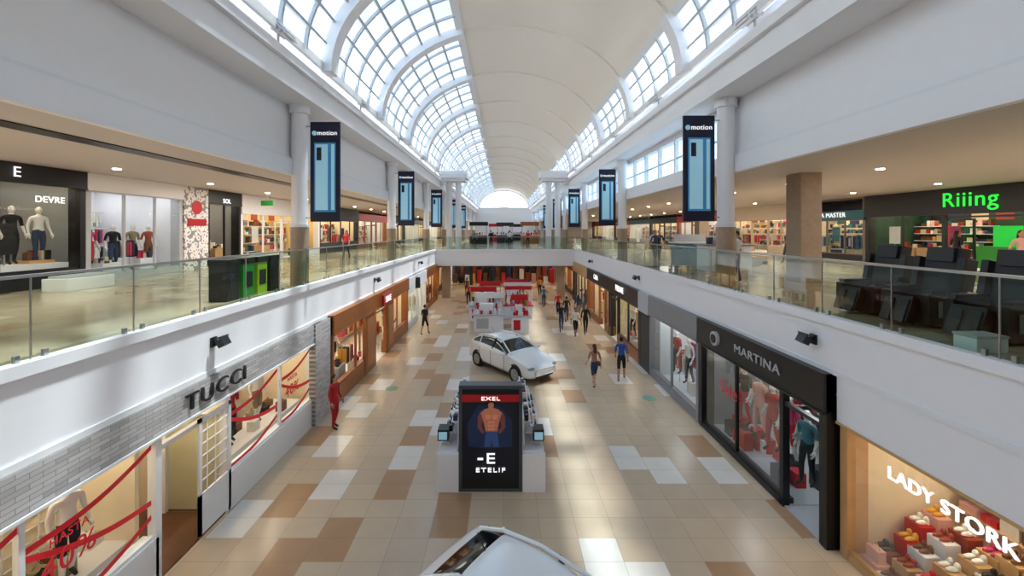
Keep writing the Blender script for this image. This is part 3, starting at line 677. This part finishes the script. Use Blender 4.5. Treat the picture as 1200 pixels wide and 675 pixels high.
# ------------------------------------------------------------------ hanging banners
def banner(x0, y, colx):
    g = empty('advertising_banner', (x0 + .46, y, 6.37)); B = MB(); w = .46; h = 3.1
    B.box(-w, w, -.03, .03, 0, h, NAVY)
    dirn = 1 if colx > x0 else -1
    for z in (.12, h - .12): B.tube([(dirn * .2, .05, z), (colx - x0 - .46 - dirn * .24, .05, z)], .02, STEEL, 8)
    B.build('panel', g)
    B = MB(); B.box(-.33, .33, -.055, -.03, .3, 2.45, CYAN); B.box(-.29, .3, -.06, -.055, .36, 2.4, CYAN2); B.box(.1, .2, -.064, -.06, .36, 2.4, CYAN)
    B.box(-.25, -.1, -.066, -.06, 1.9, 2.3, NAVY)
    for z in (2.0, 2.18): B.tube([(-.175, -.064, z), (-.175, -.072, z)], .05, GREYPL, 12)
    B.build('phone_print', g, bevel=.01)
    text('motion', (0.07, -.045, 2.75), ROT_F, .2, SIGNW, g, ext=.004); B = MB(); B.tube([(-.33, -.03, 2.75), (-.33, -.045, 2.75)], .075, CYAN2, 16); B.build('emblem', g)
for k in range(5):
    banner(-6.0, 12.75 + 10.6 * k, -6.42); banner(5.28, 12.05 + 10.6 * k, 6.62)

# ------------------------------------------------------------------ floodlights
def flood(x, y, z, s):
    B = MB(); B.tube([(0, 0, 0), (0, 0, .25)], .03, LGREY, 8)
    B.tube([(0, -.3, .25), (0, .3, .25)], .025, LGREY, 8)
    for yy in (-.28, .05, .3):
        B.rbox((-s * .1, yy, .35), (.2, .22, .2), (0, s * .5, 0), LGREY); B.rbox((-s * .2, yy, .30), (.03, .24, .24), (0, s * .5, 0), WHITE2)
    B.tube([(0, -.28, .25), (-s * .28, -.35, .15)], .05, LGREY, 8)
    return B.build('floodlight_cluster', loc=(x, y, z))
for k in range(7): flood(-5.72, 10.4 + 6 * k * 1., 10.85, -1); flood(5.95, 9.7 + 6 * k, 10.85, 1)
def spot(x, y, s):
    B = MB(); B.box(-.02, .02, -.08, .08, -.1, .1, BLACK); B.tube([(0, 0, 0), (-s * .12, 0, .02)], .03, BLACK, 8)
    B.rbox((-s * .2, 0, .0), (.14, .22, .17), (0, s * .5, 0), BLACK); B.rbox((-s * .16, 0, .1), (.15, .24, .03), (0, s * .3, 0), DARK)
    return B.build('wall_spotlight', loc=(x, y, 3.8 if s < 0 else 3.9))
for y in (8.45, 19, 29): spot(XL + .02, y, -1)
for y in (8.3, 19, 29): spot(XR - .02, y, 1)
B = MB(); B.box(-9.0, -8.5, 6, 17.5, 7.955, 7.978, BLACK); B.box(-9.0, -8.5, 20, 34, 7.955, 7.978, BLACK); B.build('ceiling_slot_diffuser')
B = MB()
for y in range(4, 60, 4):
    for x in (-11.8, 11.5, 17.5): B.cyl(x, y + .5, 7.955, 7.979, .1, LAMP, 16)
B.build('ceiling_downlights')
B = MB(); B.box(-12.2, -11.6, 20.6, 20.65, 7.35, 7.6, GREEN); B.tube([(-11.9, 20.62, 7.6), (-11.9, 20.62, 7.98)], .015, STEEL, 6); B.build('exit_sign')

# ------------------------------------------------------------------ cars
def car(loc, rz):
    g = empty('car', loc, rz)
    S = [(2.16, .55, .36, .46, .58, .62, .30), (2.08, .76, .24, .48, .68, .73, .42), (1.75, .85, .2, .5, .80, .87, .5), (1.1, .88, .2, .55, .91, .98, .55), (.85, .88, .2, .55, .93, 1.01, .6),
         (.1, .88, .2, .55, .95, 1.44, .56), (-.6, .88, .2, .55, .97, 1.48, .57), (-1.25, .88, .2, .55, 1.0, 1.42, .55), (-1.8, .87, .2, .56, 1.03, 1.14, .6), (-1.98, .84, .24, .56, 1.0, 1.06, .58), (-2.12, .76, .3, .56, .86, .92, .5), (-2.16, .6, .38, .55, .75, .8, .4)]
    B = MB(); rings = []
    for x, w, zb, mid, belt, top, wr in S:
        half = [(0, zb), (w * .85, zb), (w * .99, zb + .1), (w, mid), (w * .965, belt), (w * .93 if top - belt < .2 else w * .9, belt + .025), (wr * (1.35 if top - belt < .12 else 1), top - .045 if top - belt > .12 else top - .02), (wr * .6, top - .008), (0, top)]
        ring = [(x, -yy, z) for yy, z in half] + [(x, yy, z) for yy, z in half[-2:0:-1]]
        rings.append(ring)
    n = len(rings[0]); B.v = [p for r in rings for p in r]
    w_ = B.mi(CARW); gl = B.mi(CARG); bk = B.mi(BLACK)
    for i in range(len(rings) - 1):
        xa = S[i][0]; xb = S[i + 1][0]
        for k in range(n):
            k2 = (k + 1) % n; hk = k if k < 8 else n - 1 - k
            m = w_
            if hk == 0: m = bk
            if hk == 5 and xa <= .86 and xb >= -1.81: m = gl
            if hk in (6, 7) and (xa == .85 or xa == -1.25): m = gl
            B.f.append([i * n + k, i * n + k2, (i + 1) * n + k2, (i + 1) * n + k]); B.m.append(m)
    B.f.append(list(range(n))); B.m.append(w_); B.f.append([(len(rings) - 1) * n + k for k in range(n)][::-1]); B.m.append(w_)
    B.build('body', g, smooth=True, sub=2)
    D = MB()
    for sd in (-1, 1):
        D.tube([(.95, .74 * sd, 1.0), (.5, .66 * sd, 1.24), (.1, .545 * sd, 1.4), (-.6, .555 * sd, 1.44), (-1.25, .53 * sd, 1.375), (-1.82, .62 * sd, 1.1)], [.03, .035, .03, .03, .035, .05], CARW, 8)
        for x0 in (-.28, ): D.tube([(x0, .80 * sd, .97), (x0, .575 * sd, 1.41)], .035, BLACK, 6)
        D.tube([(-1.2, .80 * sd, 1.0), (-1.3, .56 * sd, 1.36)], .04, CARW, 6)
        for x in (-1.32, 1.32):
            D.tube([(x, .70 * sd, .34), (x, .868 * sd, .34)], .385, BLACK, 28)
            D.tube([(x, .66 * sd, .32), (x, .885 * sd, .32)], .325, TYRE, 28); D.tube([(x, .87 * sd, .32), (x, .893 * sd, .32)], .225, RIM, 24)
            for a in range(5):
                t = a * 2 * math.pi / 5; D.tube([(x, .9 * sd, .32), (x + .2 * math.cos(t), .895 * sd, .32 + .2 * math.sin(t))], .025, RIM, 6)
        D.sph((.72, .98 * sd, 1.02), (.09, .11, .07), CARW, 10, 7); D.tube([(.74, .82 * sd, .97), (.73, .92 * sd, 1.0)], .02, BLACK, 6)
        for x0 in (.62, -.3, -1.12): D.box(x0 - .006, x0 + .006, .872 * sd, .884 * sd, .3, .93, DARK)
        for x0 in (-.1, -1.0): D.box(x0 - .08, x0 + .08, .872 * sd, .9 * sd, .8, .83, CARW)
        D.box(-.95, .95, .855 * sd, .885 * sd, .2, .28, BLACK)
        D.sph((1.98, .6 * sd, .66), (.16, .17, .065), M('headlight', '#8d979e', .1, .2), 12, 7); D.sph((-2.02, .62 * sd, .84), (.12, .16, .07), RED, 12, 7)
        D.sph((2.06, .58 * sd, .38), (.06, .09, .05), DARK, 10, 6)
    D.rbox((2.11, 0, .57), (.05, .8, .11), (0, -.15, 0), BLACK); D.rbox((2.13, 0, .36), (.05, .9, .14), (0, 0, 0), BLACK); D.box(2.13, 2.165, -.2, .2, .44, .53, WHITE2)
    D.box(-2.18, -2.14, -.22, .22, .6, .7, WHITE2); D.box(-2.14, -2.05, -.7, .7, .26, .38, BLACK)
    D.tube([(-1.2, 0, 1.41), (-1.35, 0, 1.62)], [.012, .005], BLACK, 6)
    D.build('trim_and_wheels', g, smooth=False)
    return g
car((.31, 18.0, 0), math.atan2(-.78, .62))
car((.68, 5.26, 0), math.atan2(-.61, .79))

# ------------------------------------------------------------------ central kiosk
g = empty('cosmetics_kiosk', (-.3, 9.5, 0)); B = MB()
B.box(-.74, .74, 0, .3, 0.03, 2.5, M('kiosk_frame', '#4a4d54', .4)); B.box(-.66, .66, -.02, 0, .12, 2.42, BLACK); B.box(-.66, .66, -.035, -.02, 2.13, 2.3, RED)
B.build('light_box', g, bevel=.02)
B = MB(); B.box(-1.25, 1.28, .06, 3.3, 0, .12, LGREY); B.box(-1.22, -.78, .1, 3.2, .1, .95, WHITE); B.box(.78, 1.25, .1, 3.2, .1, .95, WHITE); B.box(-1.22, 1.25, 2.9, 3.3, .1, .95, WHITE)
B.box(-1.25, 1.28, .02, .14, 0, .9, WHITE)
for s in (-1, 1):
    for r, (zz, dd) in enumerate(((1.0, 1.2), (1.25, 1.08), (1.5, .96))):
        B.box(s * (dd - .24), s * dd, .35, 3.1, zz - .03, zz, WHITE)
        y = .42
        while y < 3.0:
            B.rbox((s * (dd - .1), y, zz + .08), (.1, .12, .14), (0, 0, random.uniform(-.3, .3)), random.choice([BLACK, WHITE2, WHITE2, PAL[2], STEEL, PAL[5]])); y += .22
    B.box(s * .8, s * .76, .3, 3.15, .95, 1.6, WHITE)
    B.box(s * 1.26, s * 1.0, .18, .5, 1.12, 1.38, BLACK); B.rbox((s * 1.13, .16, 1.25), (.2, .02, .18), (0, 0, 0), CYAN2)
B.build('counters', g, bevel=.008)
B = MB(); SK = M('poster_skin', '#a8664e', .6, em=.3, var=.2, scale=14); SKD = M('poster_skin_shade', '#6e3c33', .6, em=.2)
def flat(pts, mat, y=-.03): B.poly([(x, y, z) for x, z in pts], mat)
flat([(-.6, .4), (.6, .4), (.6, 2.1), (-.6, 2.1)], M('poster_background', '#080c1a', .5, em=.2), -.022)
flat([(-.5, 1.1), (-.1, 1.05), (.5, 1.1), (.5, 1.7), (.2, 2.05), (-.3, 2.05), (-.55, 1.6)], M('poster_glow', '#10203c', .6, em=.3), -.024)
K = lambda pts: [(x * 1.12, 1.1 + (z - 1.2) * 1.12) for x, z in pts]
flat(K([(-.1, 1.5), (.14, 1.5), (.17, 1.66), (.2, 1.8), (.24, 1.9), (.16, 1.97), (.06, 2.0), (-.03, 2.0), (-.13, 1.97), (-.2, 1.9), (-.17, 1.8), (-.13, 1.66)]), SK)
flat(K([(-.2, 1.93), (-.14, 1.8), (-.19, 1.62), (-.12, 1.5), (-.17, 1.46), (-.27, 1.6), (-.26, 1.82)]), SKD, -.028); flat(K([(.24, 1.93), (.18, 1.8), (.23, 1.62), (.15, 1.5), (.2, 1.46), (.31, 1.6), (.3, 1.82)]), SKD, -.028)
for zz in (1.54, 1.61, 1.68):
    for xx in (-.035, .035): flat(K([(xx - .015, zz), (xx + .045, zz), (xx + .045, zz + .045), (xx - .015, zz + .045)]), M('poster_skin_light', '#b97458', .6, em=.3), -.034)
for xx in (-.1, .04): flat(K([(xx, 1.77), (xx + .03, 1.76), (xx + .1, 1.77), (xx + .11, 1.86), (xx, 1.86)]), MATS['poster_skin_light'], -.034)
flat(K([(-.035, 1.98), (-.05, 2.06), (-.035, 2.13), (.05, 2.13), (.07, 2.06), (.055, 1.98)]), SK, -.032); flat(K([(-.055, 2.07), (-.04, 2.15), (.055, 2.15), (.075, 2.07), (.05, 2.11), (-.02, 2.11)]), BLACK, -.036)
flat(K([(-.13, 1.2), (.0, 1.2), (.02, 1.35), (.05, 1.2), (.18, 1.2), (.14, 1.52), (-.1, 1.52)]), M('poster_trousers', '#2f4470', .7, em=.25), -.033)
B.build('poster_print', g)
text('EXEL', (0, -.04, 2.21), ROT_F, .12, SIGNW, g, sx=1.6); text('E', (0, -.04, .82), ROT_F, .34, SIGNW, g, sx=1.4); text('ETELIF', (0, -.04, .56), ROT_F, .14, SIGNW, g, sx=1.5, sp=1.2)
B = MB(); B.box(-.3, -.17, -.05, -.03, .8, .84, SIGNW); B.build('logo_bar', g)

def counter(x, y, w, d, acc, items):
    B = MB(); B.box(-w, w, 0, d, 0, 1.0, WHITE); B.box(-w - .1, w + .1, -.1, d + .1, .98, 1.05, LGREY); B.box(-w * .6, w * .3, d * .3, d * .6, 1.05, 1.6, WHITE)
    for q in range(7): B.cyl(-w * .8 + q * w * .26, d * .8, 1.05, 1.3 + .25 * random.random(), .07, random.choice(items), 10)
    for q in range(6): B.box(-w * .85 + q * w * .3, -w * .85 + q * w * .3 + .14, .08, .25, 1.05, 1.2 + .2 * random.random(), random.choice(items))
    for e in (-w, w): B.cyl(e * .95, d * .9, 1.05, 2.1, .025, STEEL, 8)
    B.box(-w, w, d * .86, d * .94, 1.8, 2.15, acc if acc is not LGREY else WHITE)
    B.box(-w * .8, 0, -.02, 0, .2, .8, acc); B.build('promo_counter', loc=(x, y, 0), bevel=.01)
counter(-.9, 24.6, .9, 1.6, LGREY, [GREEN, RED, WHITE2])
counter(1.0, 24.2, .5, 1.2, RED, [RED, WHITE2])
counter(-1.4, 27.5, .9, 1.4, RED, [RED, WHITE2, BLACK]); counter(-1.0, 30.6, .8, 1.3, RED, [RED, WHITE2]); counter(1.0, 32, .8, 1.3, RED, [PAL[3], WHITE2, RED])
B = MB(); B.box(-1.0, 1.0, 0, 2.2, 0, .9, WHITE); B.box(-1.05, 1.05, -.05, 2.25, .88, .95, RED)
for i in range(30):
    x, y = random.uniform(-.9, .9), random.uniform(.2, 2.0); B.cyl(x, y, .95, 1.2 + .5 * random.random(), .1, random.choice([RED, GREEN, WHITE2, RED]), 10, .03)
for x in (-.95, .95): B.cyl(x, .1, 0, 2.2, .035, WHITE2, 8); B.cyl(x, 2.1, 0, 2.2, .035, WHITE2, 8)
B.box(-1, 1, .08, .13, 2.0, 2.25, RED); B.box(-1, 1, 2.08, 2.13, 2.0, 2.25, WHITE2); B.build('christmas_stall', loc=(1.0, 28.2, 0))
B = MB(); DEC = M('green_decal', '#7fae98', .4)
for x, y in ((-4.3, 15.8), (5.3, 14.9)): B.cyl(x, y, .001, .006, .24, DEC, 20)
B.build('floor_sticker')

# ------------------------------------------------------------------ massage chairs
def massage_chair(x, y, rz):
    B = MB()
    B.box(-.32, .32, -.3, .45, .03, .3, GREYPL)
    for s in (-1, 1):
        B.box(s * .26, s * .4, -.48, .45, .08, .6, LEATHER); B.box(s * .27, s * .39, -.42, .3, .6, .67, GREYPL)
        B.rbox((s * .35, .33, .92), (.1, .26, .56), (-.2, 0, 0), LEATHER)
        B.box(s * .4, s * .412, -.3, .3, .2, .48, GREY)
    B.box(-.25, .25, -.42, .33, .3, .48, LEATHER); B.rbox((0, .38, .9), (.52, .22, .96), (-.18, 0, 0), LEATHER); B.rbox((0, .40, 1.25), (.4, .24, .26), (-.15, 0, 0), GREYPL)
    B.rbox((0, -.56, .3), (.46, .18, .46), (-.35, 0, 0), LEATHER)
    for q in (-.12, .12): B.rbox((q, -.65, .28), (.15, .08, .42), (-.35, 0, 0), GREYPL)
    return B.build('massage_chair', loc=(x, y, U), rz=rz, bevel=.05, seg=3, smooth=False)
for x, y in ((7.7, 8.5), (7.7, 7.45), (7.7, 6.35), (7.75, 5.25)): massage_chair(x, y, toward(1, .12))
B = MB(); B.box(-.22, .22, -.15, .15, 0, .2, WHITE2); B.box(-.23, .23, -.16, .16, .2, .24, LGREY); B.build('storage_box', loc=(6.75, 5.8, U), bevel=.01)
def bin_(x, y, m):
    B = MB(); B.box(-.22, .22, -.22, .22, 0, .85, m); B.box(-.24, .24, -.24, .24, .85, 1.0, BLACK); B.box(.225, .235, -.15, .15, .25, .65, DARK); B.box(.23, .25, -.12, .12, .88, .95, DARK)
    return B.build('recycling_bin', loc=(x, y, U), bevel=.02)
bin_(-6.75, 9.9, DARK); bin_(-6.75, 10.5, GREEN); bin_(-6.75, 11.1, M('lime_plastic', '#9bbf2a', .4)); bin_(-6.75, 11.7, DARK)
B = MB(); B.box(-.7, .7, -.35, .35, 0, .35, WHITE); B.box(-.6, .6, -.28, .28, .35, .42, LGREY); B.build('display_plinth', loc=(-12.4, 12.0, U), rz=R(90), bevel=.01)
B = MB(); B.box(-.9, .9, -.5, .5, 0, 1.05, WHITE); B.box(-1, 1, -.6, .6, 1.05, 1.12, GREY)
for q in range(5): B.box(-.7 + q * .3, -.55 + q * .3, -.2, .1, 1.12, 1.4, random.choice(PAL))
B.build('service_counter', loc=(9.4, 17.5, U), bevel=.01)
B = MB(); B.box(-.9, .9, -.5, .5, 0, 1.05, PAL[8]); B.box(-1, 1, -.6, .6, 1.05, 1.12, WHITE2); B.box(-.8, .8, .3, .36, 1.12, 1.5, LGREY); B.build('service_counter', loc=(9.6, 20.8, U), bevel=.01)
for x, y in ((12.9, 21), (11.9, 20.0)):
    B = MB(); B.box(-.25, .25, -.9, .9, .38, .45, WOOD2); B.box(-.2, .2, -.7, -.6, 0, .38, STEEL); B.box(-.2, .2, .6, .7, 0, .38, STEEL); B.build('bench', loc=(x, y, U))

# ------------------------------------------------------------------ lights
def area(name, loc, rot, sx, sy, power, col=(1, .93, .84)):
    l = bpy.data.lights.new(name, 'AREA'); l.shape = 'RECTANGLE'; l.size = sx; l.size_y = sy; l.energy = power; l.color = col
    o = bpy.data.objects.new(name, l); sc.collection.objects.link(o); o.location = loc; o.rotation_euler = rot
    return o
s_ = bpy.data.lights.new('sun', 'SUN'); s_.energy = 8; s_.angle = R(4); s_.color = (1, .95, .87)
so = bpy.data.objects.new('sun', s_); sc.collection.objects.link(so); so.rotation_euler = Vector((-.3, -.12, -1)).to_track_quat('-Z', 'Y').to_euler()
for y in (8, 20, 32, 50, 75):
    area('gallery_fill_left', (-10.5, y, 7.93), (0, 0, 0), 1.2, 8, 290); area('gallery_fill_right', (14, y, 7.93), (0, 0, 0), 1.2, 8, 360)  # area lamps added under the gallery ceilings as fill for the dim interior
for y in (4, 16, 28, 42, 60, 80):
    area('ledge_uplight_left', (-5.9, y, 11.25), (0, R(180 - 35), 0), .3, 8, 330, (1, .95, .89)); area('ledge_uplight_right', (6.1, y, 11.25), (0, R(180 + 35), 0), .3, 8, 330, (1, .95, .89))
area('bridge_light', (0, 41, 2.9), (0, 0, 0), 8, 4, 110)
w = bpy.data.worlds.new('world'); sc.world = w; w.use_nodes = True; nt = w.node_tree; bg = nt.nodes['Background']
tc = nt.nodes.new('ShaderNodeTexCoord'); sp = nt.nodes.new('ShaderNodeSeparateXYZ'); cr = nt.nodes.new('ShaderNodeValToRGB')
nt.links.new(tc.outputs['Generated'], sp.inputs[0]); nt.links.new(sp.outputs[2], cr.inputs[0])
e = cr.color_ramp.elements; e[0].position = .25; e[0].color = (1, .99, .97, 1); e[1].position = .95; e[1].color = (.2, .37, .62, 1)
q = e.new(.6); q.color = (.37, .53, .72, 1)
nt.links.new(cr.outputs[0], bg.inputs[0]); bg.inputs[1].default_value = 2.2

sc.view_settings.view_transform = 'Standard'
sc.view_settings.exposure = .27
# ------------------------------------------------------------------ camera
cd = bpy.data.cameras.new('camera'); co = bpy.data.objects.new('camera', cd); sc.collection.objects.link(co)
cd.sensor_width = 36; cd.lens = 36 * 480 / 1200; cd.shift_x = 10 / 1200; cd.shift_y = -67.5 / 1200; cd.clip_end = 400; cd.clip_start = .05
co.location = (0, 0, 6.1); co.rotation_euler = (R(90), 0, 0)
sc.camera = co
